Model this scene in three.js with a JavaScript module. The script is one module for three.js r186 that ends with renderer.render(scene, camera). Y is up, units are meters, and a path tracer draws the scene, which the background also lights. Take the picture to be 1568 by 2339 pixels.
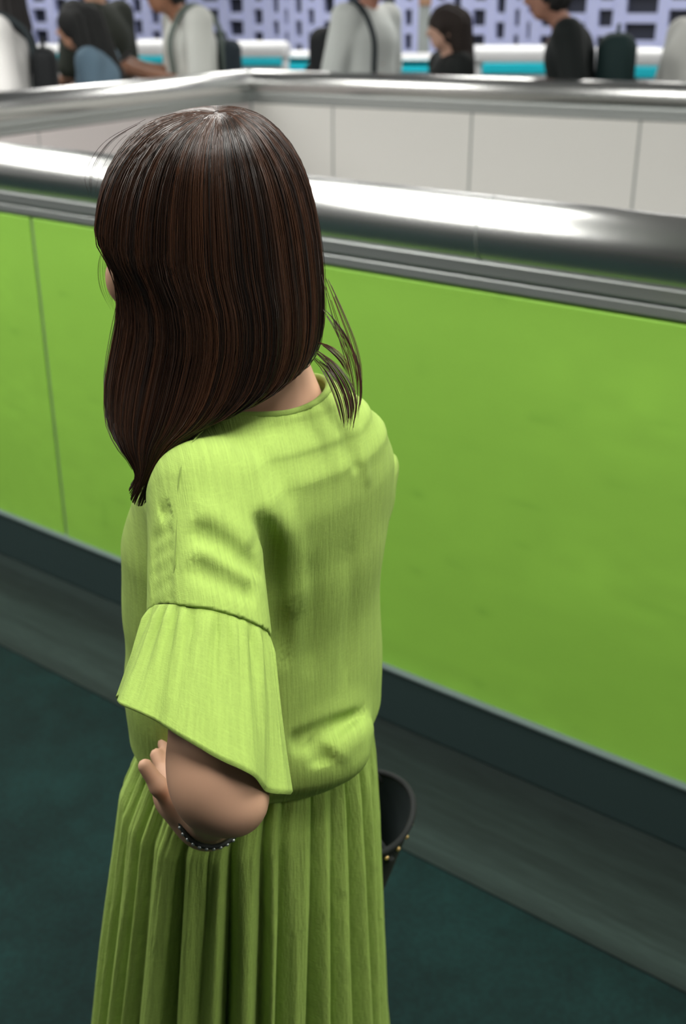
import * as THREE from 'three';
import { mergeGeometries } from 'three/addons/utils/BufferGeometryUtils.js';
import { RoundedBoxGeometry } from 'three/addons/geometries/RoundedBoxGeometry.js';
import { RectAreaLightUniformsLib } from 'three/addons/lights/RectAreaLightUniformsLib.js';

// ───────────────────────── camera, exposure, lamps ─────────────────────────
const scene = new THREE.Scene();
const renderer = new THREE.WebGLRenderer({ antialias: true });
renderer.toneMapping = THREE.LinearToneMapping;
renderer.toneMappingExposure = 1.2;
renderer.shadowMap.enabled = true;
RectAreaLightUniformsLib.init();
const PITCH = THREE.MathUtils.degToRad(24.3), FOCAL = 2555, EYE = 1.55;      // focal length in pixels of the 2339 px high frame
const camera = new THREE.PerspectiveCamera(2 * Math.atan(1169.5 / FOCAL) * 180 / Math.PI, 1568 / 2339, 0.05, 60);
camera.position.set(0, EYE, 0);
camera.rotation.set(-PITCH, 0, 0);
camera.focus = 0.88;
camera.userData.fStop = 6.3;
scene.background = new THREE.Color(0x000000);
const CEILING = 2.9;
const LAMP_RADIANCE = 7.5, LAMP_COLOR = new THREE.Color().setRGB(1.0, 0.98, 0.93);
const railDir = new THREE.Vector2(0.7936, 0.6084);                            // the lamps run along the handrail
// [x, z] of every ceiling fitting
const LAMPS = [];
for (let c = -1; c <= 2; c++) for (const [x, z] of [[-0.5, -3.1], [-1.2, -2.45], [-2.0, -1.8], [-2.9, -1.2]]) {
  if ((c > 0 && x < -2.5) || (c > 1 && x < -1.5) || x + c * 1.96 < -8) continue;
  LAMPS.push([x + c * 1.96, z + c * 1.5]);
}
for (const p of [[-0.45, -10.2], [2.55, -8.3], [-3.35, -12.1], [5.4, -6.4], [-4.9, -8.6], [4.4, -4.2], [-2.9, -7.2], [0.9, -7.9], [-1.3, -8.6], [3.4, -6.3], [-5.6, -11.2], [1.6, -10.6]]) LAMPS.push(p);

// ───────────────────────── helpers ─────────────────────────
const V = (x, y, z) => new THREE.Vector3(x, y, z);
let seedState = 12345;
const rnd = () => { seedState = (seedState + 0x6d2b79f5) | 0; let t = Math.imul(seedState ^ (seedState >>> 15), 1 | seedState); t = (t + Math.imul(t ^ (t >>> 7), 61 | t)) ^ t; return ((t ^ (t >>> 14)) >>> 0) / 4294967296; };
const hash = (x, y) => { let h = Math.imul(x | 0, 374761393) + Math.imul(y | 0, 668265263); h = Math.imul(h ^ (h >>> 13), 1274126177); return ((h ^ (h >>> 16)) >>> 0) / 4294967296; };
const sm = (t) => t * t * (3 - 2 * t);
const clamp = (x, a, b) => Math.min(b, Math.max(a, x));
const lerp = (a, b, t) => a + (b - a) * t;
function vnoise(x, y, px = 0, py = 0) {                                       // value noise, periodic when px, py are given
  const x0 = Math.floor(x), y0 = Math.floor(y), fx = sm(x - x0), fy = sm(y - y0);
  const w = (i, p) => (p ? ((i % p) + p) % p : i);
  const a = hash(w(x0, px), w(y0, py)), b = hash(w(x0 + 1, px), w(y0, py)), c = hash(w(x0, px), w(y0 + 1, py)), d = hash(w(x0 + 1, px), w(y0 + 1, py));
  return lerp(lerp(a, b, fx), lerp(c, d, fx), fy);
}
const names = new Map();
function numbered(n) { const k = names.get(n) ?? 0; names.set(n, k + 1); return k ? n + '_' + String(k).padStart(3, '0') : n; }
function shadows(o) { o.traverse((c) => { if (c.isMesh) { c.castShadow = true; c.receiveShadow = true; } }); return o; }
function part(name, geo, mat, parent, label) {
  const m = new THREE.Mesh(geo, mat); m.name = name; m.castShadow = m.receiveShadow = true;
  if (label) m.userData.label = label;
  parent.add(m); return m;
}
function thing(name, label, category, group) {
  const g = new THREE.Group(); g.name = numbered(name); g.userData = { label, category };
  if (group) g.userData.group = group;
  scene.add(g); return g;
}
function structure(name, geo, mat, label) {
  const m = new THREE.Mesh(geo, mat); m.name = numbered(name); m.castShadow = m.receiveShadow = true;
  m.userData = { kind: 'structure', label, category: name.split('_')[0] };
  scene.add(m); return m;
}
const box = (w, h, d, x, y, z) => { const g = new THREE.BoxGeometry(w, h, d); g.translate(x, y, z); return g; };
const rbox = (w, h, d, r, x, y, z, s = 2) => { const g = new RoundedBoxGeometry(w, h, d, s, r); g.translate(x, y, z); return g; };
// a place in the room: the point seen at pixel (px, py) of the photograph that lies `dist` metres in front of the camera's foot
function W(px, py, dist) {
  const dx = (px - 784) / FOCAL, dy = (1169.5 - py) / FOCAL, s = Math.sin(PITCH), c = Math.cos(PITCH);
  const d = V(dx, -s + dy * c, -c - dy * s);
  return d.multiplyScalar(dist / -d.z).add(V(0, EYE, 0));
}
function spline(points, n) { return new THREE.CatmullRomCurve3(points, false, 'centripetal').getPoints(n); }

// surface nets over a signed distance, normals from its gradient
function nets(f, lo, hi, cell) {
  const nx = Math.ceil((hi.x - lo.x) / cell) + 1, ny = Math.ceil((hi.y - lo.y) / cell) + 1, nz = Math.ceil((hi.z - lo.z) / cell) + 1;
  const F = new Float32Array(nx * ny * nz), at = (i, j, k) => i + nx * (j + ny * k);
  for (let k = 0; k < nz; k++) for (let j = 0; j < ny; j++) for (let i = 0; i < nx; i++) F[at(i, j, k)] = f(lo.x + i * cell, lo.y + j * cell, lo.z + k * cell);
  const id = new Int32Array(nx * ny * nz).fill(-1), pos = [], idx = [];
  const C = [[0, 0, 0], [1, 0, 0], [0, 1, 0], [1, 1, 0], [0, 0, 1], [1, 0, 1], [0, 1, 1], [1, 1, 1]];
  const ED = [[0, 1], [2, 3], [4, 5], [6, 7], [0, 2], [1, 3], [4, 6], [5, 7], [0, 4], [1, 5], [2, 6], [3, 7]];
  const v = new Float32Array(8);
  for (let k = 0; k < nz - 1; k++) for (let j = 0; j < ny - 1; j++) for (let i = 0; i < nx - 1; i++) {
    let neg = 0;
    for (let c = 0; c < 8; c++) { v[c] = F[at(i + C[c][0], j + C[c][1], k + C[c][2])]; if (v[c] < 0) neg++; }
    if (neg === 0 || neg === 8) continue;
    let x = 0, y = 0, z = 0, n = 0;
    for (const [a, b] of ED) if ((v[a] < 0) !== (v[b] < 0)) {
      const t = v[a] / (v[a] - v[b]);
      x += C[a][0] + t * (C[b][0] - C[a][0]); y += C[a][1] + t * (C[b][1] - C[a][1]); z += C[a][2] + t * (C[b][2] - C[a][2]); n++;
    }
    id[at(i, j, k)] = pos.length / 3;
    pos.push(lo.x + (i + x / n) * cell, lo.y + (j + y / n) * cell, lo.z + (k + z / n) * cell);
  }
  const quad = (a, b, c, d, flip) => { if (a < 0 || b < 0 || c < 0 || d < 0) return; if (flip) idx.push(a, c, b, a, d, c); else idx.push(a, b, c, a, c, d); };
  for (let k = 1; k < nz - 1; k++) for (let j = 1; j < ny - 1; j++) for (let i = 1; i < nx - 1; i++) {
    const s = F[at(i, j, k)] < 0;
    if (s !== F[at(i + 1, j, k)] < 0) quad(id[at(i, j - 1, k - 1)], id[at(i, j, k - 1)], id[at(i, j, k)], id[at(i, j - 1, k)], !s);
    if (s !== F[at(i, j + 1, k)] < 0) quad(id[at(i - 1, j, k - 1)], id[at(i - 1, j, k)], id[at(i, j, k)], id[at(i, j, k - 1)], !s);
    if (s !== F[at(i, j, k + 1)] < 0) quad(id[at(i - 1, j - 1, k)], id[at(i, j - 1, k)], id[at(i, j, k)], id[at(i - 1, j, k)], !s);
  }
  const nor = new Float32Array(pos.length), e = cell * 0.5;
  for (let i = 0; i < pos.length; i += 3) {
    const [x, y, z] = [pos[i], pos[i + 1], pos[i + 2]];
    const gx = f(x + e, y, z) - f(x - e, y, z), gy = f(x, y + e, z) - f(x, y - e, z), gz = f(x, y, z + e) - f(x, y, z - e), l = Math.hypot(gx, gy, gz) || 1;
    nor[i] = gx / l; nor[i + 1] = gy / l; nor[i + 2] = gz / l;
  }
  const g = new THREE.BufferGeometry();
  g.setAttribute('position', new THREE.Float32BufferAttribute(pos, 3));
  g.setAttribute('normal', new THREE.BufferAttribute(nor, 3));
  g.setIndex(idx);
  return g;
}
const smin = (a, b, k) => { const h = Math.max(k - Math.abs(a - b), 0) / k; return Math.min(a, b) - h * h * k * 0.25; };
function capsule(a, b, ra, rb) {                                              // distance to a tapered capsule
  const dx = b.x - a.x, dy = b.y - a.y, dz = b.z - a.z, l2 = dx * dx + dy * dy + dz * dz || 1e-9;
  return (x, y, z) => {
    const t = clamp(((x - a.x) * dx + (y - a.y) * dy + (z - a.z) * dz) / l2, 0, 1);
    return Math.hypot(x - a.x - t * dx, y - a.y - t * dy, z - a.z - t * dz) - lerp(ra, rb, t);
  };
}
function ellipsoid(c, rx, ry, rz, ax, az) {                                   // radii along ax, up, az
  const m = Math.min(rx, ry, rz);
  return (x, y, z) => {
    const px = x - c.x, py = y - c.y, pz = z - c.z;
    const u = (px * ax.x + py * ax.y + pz * ax.z) / rx, w = (px * az.x + py * az.y + pz * az.z) / rz, v = py / ry;
    const k = Math.sqrt(u * u + v * v + w * w);
    return (k - 1) * m * (0.5 + 0.5 * Math.min(1, k));
  };
}
function blend(list, k) { return (x, y, z) => { let d = 1e3; for (const f of list) d = smin(d, f(x, y, z), k); return d; }; }
// a skin through rings of points; ring(i, t) gives the point, closed round
function loft(nLevels, nRound, point, uvScale = [1, 1], capTop = false, capBottom = false) {
  const pos = [], uv = [], idx = [], row = nRound + 1;
  for (let i = 0; i < nLevels; i++) for (let j = 0; j <= nRound; j++) { const p = point(i / (nLevels - 1), (j % nRound) / nRound); pos.push(p.x, p.y, p.z); uv.push(j / nRound * uvScale[0], i / (nLevels - 1) * uvScale[1]); }
  for (let i = 0; i < nLevels - 1; i++) for (let j = 0; j < nRound; j++) { const a = i * row + j; idx.push(a, a + row, a + 1, a + 1, a + row, a + row + 1); }
  const fan = (i, flip) => {
    const c = V(0, 0, 0); for (let j = 0; j < nRound; j++) c.add(V(pos[(i * row + j) * 3], pos[(i * row + j) * 3 + 1], pos[(i * row + j) * 3 + 2])); c.divideScalar(nRound);
    const n = pos.length / 3; pos.push(c.x, c.y, c.z); uv.push(0, 0);
    for (let j = 0; j < nRound; j++) flip ? idx.push(n, i * row + j + 1, i * row + j) : idx.push(n, i * row + j, i * row + j + 1);
  };
  if (capTop) fan(0, false);
  if (capBottom) fan(nLevels - 1, true);
  const g = new THREE.BufferGeometry();
  g.setAttribute('position', new THREE.Float32BufferAttribute(pos, 3)); g.setAttribute('uv', new THREE.Float32BufferAttribute(uv, 2)); g.setIndex(idx);
  g.computeVertexNormals();
  const nr = g.attributes.normal;                                             // close the seam
  for (let i = 0; i < nLevels; i++) { const a = i * row, b = a + nRound, n = V(nr.getX(a) + nr.getX(b), nr.getY(a) + nr.getY(b), nr.getZ(a) + nr.getZ(b)).normalize(); nr.setXYZ(a, n.x, n.y, n.z); nr.setXYZ(b, n.x, n.y, n.z); }
  return g;
}
function tube(points, r, n = 40, sides = 8) { return new THREE.TubeGeometry(new THREE.CatmullRomCurve3(points), n, r, sides, false); }
// many fine strands as one mesh: each a list of points, tapered, three-sided
function strandMesh(list) {
  const pos = [], nor = [], col = [], idx = [];
  for (const s of list) {
    const P = s.points, n = P.length, base = pos.length / 3;
    for (let i = 0; i < n; i++) {
      const a = P[Math.max(0, i - 1)], b = P[Math.min(n - 1, i + 1)];
      const tx = b.x - a.x, ty = b.y - a.y, tz = b.z - a.z, tl = Math.hypot(tx, ty, tz) || 1;
      let ux = ty / tl * 0 - tz / tl * 0.3, uy = tz / tl * 1 - tx / tl * 0, uz = tx / tl * 0.3 - ty / tl * 1;   // t × (1, 0, 0.3)-ish
      ux = (ty * 0.3 - tz * 0) / tl; uy = (tz * 1 - tx * 0.3) / tl; uz = (tx * 0 - ty * 1) / tl;
      const ul = Math.hypot(ux, uy, uz) || 1; ux /= ul; uy /= ul; uz /= ul;
      const wx = (ty * uz - tz * uy) / tl, wy = (tz * ux - tx * uz) / tl, wz = (tx * uy - ty * ux) / tl;
      const t = i / (n - 1), r = s.r * (t > 0.75 ? lerp(1, s.tip ?? 0.25, (t - 0.75) / 0.25) : 1);
      for (let k = 0; k < 3; k++) {
        const q = k * 2.0944 + s.spin, c = Math.cos(q), d = Math.sin(q), nx = ux * c + wx * d, ny = uy * c + wy * d, nz = uz * c + wz * d;
        pos.push(P[i].x + nx * r, P[i].y + ny * r, P[i].z + nz * r); nor.push(nx, ny, nz); col.push(s.color[0], s.color[1], s.color[2]);
      }
      if (i) for (let k = 0; k < 3; k++) { const a0 = base + (i - 1) * 3 + k, a1 = base + (i - 1) * 3 + (k + 1) % 3; idx.push(a0, a1, a0 + 3, a1, a1 + 3, a0 + 3); }
    }
  }
  const g = new THREE.BufferGeometry();
  g.setAttribute('position', new THREE.Float32BufferAttribute(pos, 3)); g.setAttribute('normal', new THREE.Float32BufferAttribute(nor, 3)); g.setAttribute('color', new THREE.Float32BufferAttribute(col, 3)); g.setIndex(idx);
  return g;
}
function dataTexture(n, fn, srgb = false) {
  const d = new Uint8Array(n * n * 4);
  for (let y = 0; y < n; y++) for (let x = 0; x < n; x++) { const c = fn(x / n, y / n), o = (y * n + x) * 4; const [r, g, b] = Array.isArray(c) ? c : [c, c, c]; d[o] = clamp(r, 0, 1) * 255; d[o + 1] = clamp(g, 0, 1) * 255; d[o + 2] = clamp(b, 0, 1) * 255; d[o + 3] = 255; }
  const t = new THREE.DataTexture(d, n, n, THREE.RGBAFormat); t.wrapS = t.wrapT = THREE.RepeatWrapping; t.magFilter = THREE.LinearFilter; t.minFilter = THREE.LinearMipmapLinearFilter;
  if (srgb) t.colorSpace = THREE.SRGBColorSpace; t.needsUpdate = true; return t;
}
function withRepeat(t, x, y) { const c = t.clone(); c.repeat.set(x, y); c.needsUpdate = true; return c; }

// ───────────────────────── materials ─────────────────────────
const lin = (r, g, b) => new THREE.Color().setRGB(r, g, b);
const std = (color, roughness, more = {}) => new THREE.MeshStandardMaterial({ color, roughness, ...more });
// crinkled gauze: long ribs down the cloth plus a fine weave
const gauzeBump = dataTexture(1024, (u, v) => {
  let h = 0;
  h += 0.45 * vnoise(u * 90, v * 7 + 2 * vnoise(u * 12, v * 6, 12, 6), 90, 0 || 7);
  h += 0.3 * vnoise(u * 200, v * 26, 200, 26);
  h += 0.14 * vnoise(u * 160, v * 220, 160, 220);
  h += 0.11 * (0.5 + 0.5 * Math.sin(v * 2 * Math.PI * 210)) * vnoise(u * 60, v * 60, 60, 60);
  return h;
});
const gauzeTone = dataTexture(512, (u, v) => {                                // slubs of the yarn
  const s = 0.93 + 0.07 * vnoise(u * 110, v * 9, 110, 9) - 0.05 * Math.pow(vnoise(u * 200, v * 160, 200, 160), 3) + 0.04 * Math.pow(vnoise(u * 24, v * 150, 24, 150), 4);
  return [s, s, s * 0.98];
}, true);
const CLOTH = [0.31, 0.45, 0.092];
const gauze = new THREE.MeshPhysicalMaterial({ color: lin(...CLOTH), roughness: 0.92, map: withRepeat(gauzeTone, 5, 5), bumpMap: withRepeat(gauzeBump, 5, 5), bumpScale: 0.00055, side: THREE.DoubleSide });
const skirtGauze = gauze.clone(); skirtGauze.bumpScale = 0.0013;      // the same cloth, hanging in sharper crinkles
const skin = new THREE.MeshPhysicalMaterial({ color: lin(0.6, 0.355, 0.235), roughness: 0.5, specularIntensity: 0.5 });
const hairMat = new THREE.MeshPhysicalMaterial({ color: lin(1, 1, 1), vertexColors: true, roughness: 0.3, specularIntensity: 1, side: THREE.DoubleSide });
const steelBump = dataTexture(256, (u, v) => 0.5 + 0.5 * vnoise(u * 8, v * 120, 8, 120));
const steel = new THREE.MeshPhysicalMaterial({ color: lin(0.72, 0.73, 0.72), roughness: 0.24, metalness: 1, anisotropy: 0.75 });
const capMetal = std(lin(0.11, 0.15, 0.15), 0.5);
const steelSatin = std(lin(0.5, 0.53, 0.52), 0.42, { metalness: 0.85 });
const steelDark = std(lin(0.022, 0.042, 0.042), 0.55);
const panelTone = dataTexture(512, (u, v) => {
  const m = 0.94 + 0.06 * vnoise(u * 6, v * 6, 6, 6) * vnoise(u * 33, v * 33, 33, 33);
  const k = Math.pow(vnoise(u * 23 + 3, v * 23, 23, 23), 14) * 0.08;
  return [m - k, m - k * 0.8, m - k];
}, true);
const panelGreen = std(lin(0.3, 0.61, 0.07), 0.62, { map: panelTone });
const panelWhite = std(lin(0.8, 0.795, 0.76), 0.6);
const panelWarm = std(lin(0.75, 0.69, 0.685), 0.6);
const floorTone = dataTexture(1024, (u, v) => {
  const a = vnoise(u * 9, v * 9, 9, 9), b = vnoise(u * 40, v * 40, 40, 40), c = vnoise(u * 300, v * 300, 300, 300);
  const s = 0.55 + 0.18 * a + 0.12 * b + 0.15 * c;
  return [s, s, s];
}, true);
const floorMat = new THREE.MeshPhysicalMaterial({ color: lin(0.0045, 0.023, 0.022), roughness: 0.8, specularIntensity: 0.25, map: withRepeat(floorTone, 0.5, 0.5) });
const floorStrip = new THREE.MeshPhysicalMaterial({ color: lin(0.026, 0.042, 0.038), roughness: 0.8, specularIntensity: 0.3, map: withRepeat(floorTone, 0.7, 0.7) });
const plaster = std(lin(0.5, 0.5, 0.5), 0.9);
const lilac = std(lin(0.5, 0.54, 0.82), 0.7);
const navy = std(lin(0.01, 0.014, 0.03), 0.5);
const whitePlastic = std(lin(0.75, 0.76, 0.78), 0.4);
const greyPlastic = std(lin(0.3, 0.33, 0.32), 0.5);
const cyan = std(lin(0.005, 0.62, 0.78), 0.45);

// ───────────────────────── the hall ─────────────────────────
const P2 = (x, z) => new THREE.Vector2(x, -z);
const nearFoot = V(0, 0, -2.3154), nearDir = V(0.7936, 0, 0.6084), nearNormal = V(-0.6084, 0, 0.7936);
const cornerFar = V(-0.52, 0, -6.72), farDir = V(0.871, 0, 0.491);
const joinLeft = V(-1.954, 0, -3.813);
const nearEnd = nearFoot.clone().addScaledVector(nearDir, 4), farEnd = cornerFar.clone().addScaledVector(farDir, 6.5);
const pit = [joinLeft, nearEnd, farEnd, cornerFar].map((p, i) => p.clone().addScaledVector(nearNormal, i < 2 ? -0.07 : 0));
const outer = [[-9, 4.5], [8, 4.5], [8, -15], [-9, -15]];
const floorShape = new THREE.Shape(outer.map(([x, z]) => P2(x, z)));
floorShape.holes.push(new THREE.Path(pit.map((p) => P2(p.x, p.z))));
const floorGeo = new THREE.ExtrudeGeometry(floorShape, { depth: 0.25, bevelEnabled: false });
floorGeo.rotateX(-Math.PI / 2); floorGeo.translate(0, -0.25, 0);
structure('floor', floorGeo, floorMat, 'dark green-black station floor around the woman');
structure('ceiling', box(17, 0.2, 19.5, -0.5, CEILING + 0.1, -5.25), plaster, 'plain ceiling of the station hall');
structure('wall_left', box(0.2, CEILING, 19.5, -9.1, CEILING / 2, -5.25), plaster, 'plain side wall of the hall');
structure('wall_right', box(0.2, CEILING, 19.5, 8.1, CEILING / 2, -5.25), plaster, 'plain side wall of the hall on the right');
structure('wall_rear', box(17, CEILING, 0.2, -0.5, CEILING / 2, 4.6), plaster, 'plain wall behind the viewer');
// stairwell below the floor
{
  const g = [];
  for (let i = 0; i < 4; i++) {
    const a = pit[i], b = pit[(i + 1) % 4], l = a.distanceTo(b), w = box(l + 0.1, 3, 0.1, 0, -1.75, 0);
    w.rotateY(-Math.atan2(b.z - a.z, b.x - a.x)); w.translate((a.x + b.x) / 2, 0, (a.z + b.z) / 2);
    const out = V((a.x + b.x) / 2 - 1, 0, (a.z + b.z) / 2 + 3.5).normalize().multiplyScalar(0.06); w.translate(out.x, 0, out.z); g.push(w);
  }
  structure('wall_stairwell', mergeGeometries(g), panelWhite, 'pale walls of the stair opening below the rails');
  const pitShape = new THREE.Shape(pit.map((p) => P2(p.x, p.z))), pg = new THREE.ExtrudeGeometry(pitShape, { depth: 0.1, bevelEnabled: false });
  pg.rotateX(-Math.PI / 2); pg.translate(0, -3.3, 0);
  structure('floor_lower', pg, floorStrip, 'lower floor at the bottom of the stair opening');
}
// paler border strip of flooring along the green balustrade
{
  const g = box(7.2, 0.004, 0.34, 0.4, 0.002, 0.185); g.rotateY(-Math.atan2(nearDir.z, nearDir.x)); g.translate(nearFoot.x, 0, nearFoot.z);
  structure('floor_border', g, floorStrip, 'paler border strip of floor along the green balustrade');
}
// ceiling fittings: frame, glowing diffuser and its light
for (const [i, [x, z]] of LAMPS.entries()) {
  const t = thing('ceiling_light', 'flat ceiling light panel above the hall, one of the rows along the rails', 'light', 'rows of ceiling lights');
  t.position.set(x, CEILING, z); t.rotation.y = -Math.atan2(railDir.y, railDir.x);
  part('frame', mergeGeometries([box(1.16, 0.03, 0.02, 0, -0.015, 0.3), box(1.16, 0.03, 0.02, 0, -0.015, -0.3), box(0.02, 0.03, 0.58, 0.57, -0.015, 0), box(0.02, 0.03, 0.58, -0.57, -0.015, 0)]), whitePlastic, t);
  part('diffuser', box(1.12, 0.012, 0.58, 0, -0.012, 0), lampGlow(), t, 'glowing white lamp cover');
  const l = new THREE.RectAreaLight(LAMP_COLOR, LAMP_RADIANCE, 1.1, 0.56); l.position.set(0, -0.035, 0); l.rotation.x = -Math.PI / 2; l.name = 'lamp_light'; t.add(l);
}
function lampGlow() { return (lampGlow.m ??= std(lin(0.8, 0.8, 0.8), 0.5, { emissive: LAMP_COLOR, emissiveIntensity: 6 })); }

// balustrades: local x along the rail, local z towards the viewer's side
function balustrade(label, foot, dir, x0, x1, panels, faceMat, opt) {
  const t = thing('balustrade', label, 'railing');
  t.position.copy(foot); t.rotation.y = -Math.atan2(dir.z, dir.x);
  const y0 = opt.bottom, y1 = 1.057, gap = 0.005, L = x1 - x0, xm = (x0 + x1) / 2;
  part('core', box(L, y1 - y0, 0.1, xm, (y0 + y1) / 2, -0.07), opt.core, t);
  for (const [a, b] of panels) part('panel', rbox(b - a - gap * 2, y1 - y0 - 0.004, 0.02, 0.004, (a + b) / 2, (y0 + y1) / 2, -0.011), faceMat, t);
  for (let i = 1; i < panels.length; i++) part('joint_strip', box(gap * 2, y1 - y0 - 0.01, 0.016, panels[i][0], (y0 + y1) / 2, -0.0135), opt.strip, t);
  if (opt.kick) {
    part('kick_plate', rbox(L, 0.142, 0.022, 0.004, xm, 0.0715, 0.0), steelDark, t, 'dark metal kick plate');
    part('kick_plate_cap', rbox(L, 0.009, 0.026, 0.003, xm, 0.146, 0.002), capMetal, t, 'thin paler metal edge');
  }
  // rail carrier: a stepped metal ledge below the round rail
  part('rail_ledge', rbox(L, 0.03, 0.1, 0.006, xm, 1.1, -0.045), steelSatin, t);
  part('lower_trim', rbox(L, 0.022, 0.092, 0.004, xm, 1.071, -0.045), steelSatin, t);
  part('rail_post', box(L, 0.02, 0.03, xm, 1.117, -0.045), steelDark, t);
  const tg = new THREE.CylinderGeometry(0.0635, 0.0635, L, 64, 1); tg.rotateZ(Math.PI / 2); tg.translate(xm, 1.166, -0.035);
  const rail = part('handrail', tg, steel, t, 'thick round polished steel handrail');
  for (const x of opt.sleeves ?? []) { const s = new THREE.CylinderGeometry(0.0638, 0.0638, 0.004, 64, 1); s.rotateZ(Math.PI / 2); s.translate(x, 1.166, -0.035); part('rail_joint', s, steelSatin, rail); }
  return t;
}
balustrade('lime green panelled balustrade with thick steel handrail behind the woman', nearFoot, nearDir, -2.4, 4, [[-2.4, -1.016], [-1.016, 0.984], [0.984, 2.5], [2.5, 4]], panelGreen, { bottom: 0.005, core: greyPlastic, strip: steelSatin, kick: true, sleeves: [0.33] });
const eyePoint = V(0, EYE, 0);
const seamAt = (px, foot, dir) => { const r = W(px, 250, 1).sub(eyePoint), n = V(-dir.z, 0, dir.x), t = foot.clone().sub(eyePoint).dot(n) / r.dot(n); return eyePoint.clone().addScaledVector(r, t).sub(foot).dot(dir); };
{
  const s = [760, 1079, 1467].map((p) => seamAt(p, cornerFar, farDir));
  balustrade('white panelled balustrade with steel handrail across the far side of the stair opening', cornerFar, farDir, 0, 6.5, [[0, s[0]], [s[0], s[1]], [s[1], s[2]], [s[2], s[2] + 0.95], [s[2] + 0.95, s[2] + 1.9], [s[2] + 1.9, 6.5]], panelWhite, { bottom: -0.25, core: greyPlastic, strip: greyPlastic });
  const ld = cornerFar.clone().sub(joinLeft).normalize(), len = cornerFar.distanceTo(joinLeft), s2 = seamAt(84, joinLeft, ld);
  balustrade('pinkish white balustrade with steel handrail along the left end of the stair opening', joinLeft, ld, 0, len, [[0, s2 - 1.0], [s2 - 1.0, s2], [s2, s2 + 1.0], [s2 + 1.0, len]], panelWarm, { bottom: -0.25, core: greyPlastic, strip: greyPlastic });
}

// ───────────────────────── far wall with its lattice ─────────────────────────
{
  const foot = V(0, 0, -11.5), dir = V(0.88, 0, 0.475).normalize();
  const wall = structure('wall_far', box(19, CEILING, 0.15, 0, CEILING / 2, -0.075), navy, 'dark navy wall behind the lilac lattice');
  wall.position.copy(foot); wall.rotation.y = -Math.atan2(dir.z, dir.x);
  const cols = [[-75, -38], [-28, -6], [13, 35], [53, 86], [104, 134], [154, 180], [204, 228], [250, 275], [299, 310], [326, 345], [366, 383], [405, 445], [476, 515], [537, 569], [592, 612], [635, 647], [661, 668], [685, 698], [713, 726], [747, 770], [797, 840], [876, 904], [927, 942], [958, 972], [995, 1015], [1033, 1049], [1076, 1104], [1128, 1147], [1169, 1179], [1197, 1204], [1228, 1247], [1275, 1325], [1353, 1385], [1413, 1483], [1508, 1590], [1615, 1690]];
  for (let k = 1; k <= 6; k++) { cols.unshift([-75 - k * 48, -45 - k * 48]); cols.push([1620 + k * 98, 1692 + k * 98]); }
  const first = cols[0][0], last = cols[cols.length - 1][1] + 12;
  const U = (px) => seamAt(px, foot, dir), pitch = 0.205, bar = 0.074, yTop = 2.1, yLow = 1.02;
  const frameGeo = new Map();
  for (let i = 0; i < cols.length; i++) {
    const a = U(cols[i][0]), b = U(cols[i][1]), next = cols[i + 1] ? U(cols[i + 1][0]) : b + 0.1;
    part('upright', box(next - b, yTop - yLow, 0.05, (b + next) / 2, (yTop + yLow) / 2, 0.027), lilac, wall);
    const y0 = 1.55 - 0.085 + (i % 2 ? pitch / 2 : 0);                         // middle of a dark cell
    for (let k = -2; k <= 2; k++) {
      const y = y0 + (k + 0.5) * pitch;
      if (y > yTop || y < yLow) continue;
      part('cross_bar', box(b - a + 0.002, bar, 0.06, (a + b) / 2, y, 0.03), lilac, wall);
    }
  }
  part('top_rail', box(U(last) - U(first), 0.06, 0.06, (U(last) + U(first)) / 2, yTop, 0.03), lilac, wall);
  part('bottom_rail', box(U(last) - U(first), 0.05, 0.06, (U(last) + U(first)) / 2, yLow, 0.03), lilac, wall);
}
// ───────────────────────── ticket gates ─────────────────────────
function gate(label, px0, px1, pyTop, pyCyan0, pyCyan1, dist, variant = 0) {
  const t = thing('ticket_gate', label, 'ticket gate', 'ticket gates before the lattice wall');
  const c = W((px0 + px1) / 2, pyTop, dist), yTop = c.y, y1 = W(px0, pyCyan0, dist).y, y2 = W(px0, pyCyan1, dist).y;
  const w = W(px1, pyTop, dist).x - W(px0, pyTop, dist).x;
  t.position.set(c.x, 0, -dist - 0.2);
  const cab = part('cabinet', rbox(w, yTop - 0.08, 0.4, 0.03, 0, (yTop - 0.08) / 2, 0), whitePlastic, t);
  part('top_cover', rbox(w + 0.03, 0.13, 0.44, 0.05, 0, yTop - 0.065, 0, 4), whitePlastic, t, 'rounded white cover');
  part('cyan_panel', rbox(w * (variant ? 0.96 : 0.84), y1 - y2, 0.04, 0.015, 0, (y1 + y2) / 2, 0.2), cyan, cab, 'bright cyan front panel');
  part('front_plate', rbox(w * 0.7, 0.3, 0.02, 0.01, 0, y2 - 0.25, 0.2), greyPlastic, cab, 'grey lower plate');
  return t;
}
gate('ticket gate with cyan band beside the white sleeve at the left edge', 42, 140, 103, 117, 144, 8.6, 1);
gate('narrow white ticket gate left of the man with the phone', 300, 372, 92, 126, 146, 8.6, 1);
gate('white ticket gate right behind the man with the phone', 520, 655, 96, 129, 152, 8.6);
gate('low ticket gate with cyan side left of the masked man', 652, 760, 118, 128, 160, 9.4, 1);
gate('cyan ticket gate between the masked man and the long haired woman in black', 890, 1010, 124, 134, 166, 9.2, 1);
gate('ticket gate mostly hidden by the long haired woman in black', 1030, 1086, 118, 138, 170, 9.2, 1);
gate('wide white ticket gate left of the man in the dark jacket', 1088, 1285, 106, 142, 170, 8.4);
gate('white ticket gate right of the man in the dark jacket', 1378, 1535, 111, 151, 180, 8.2);
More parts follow.
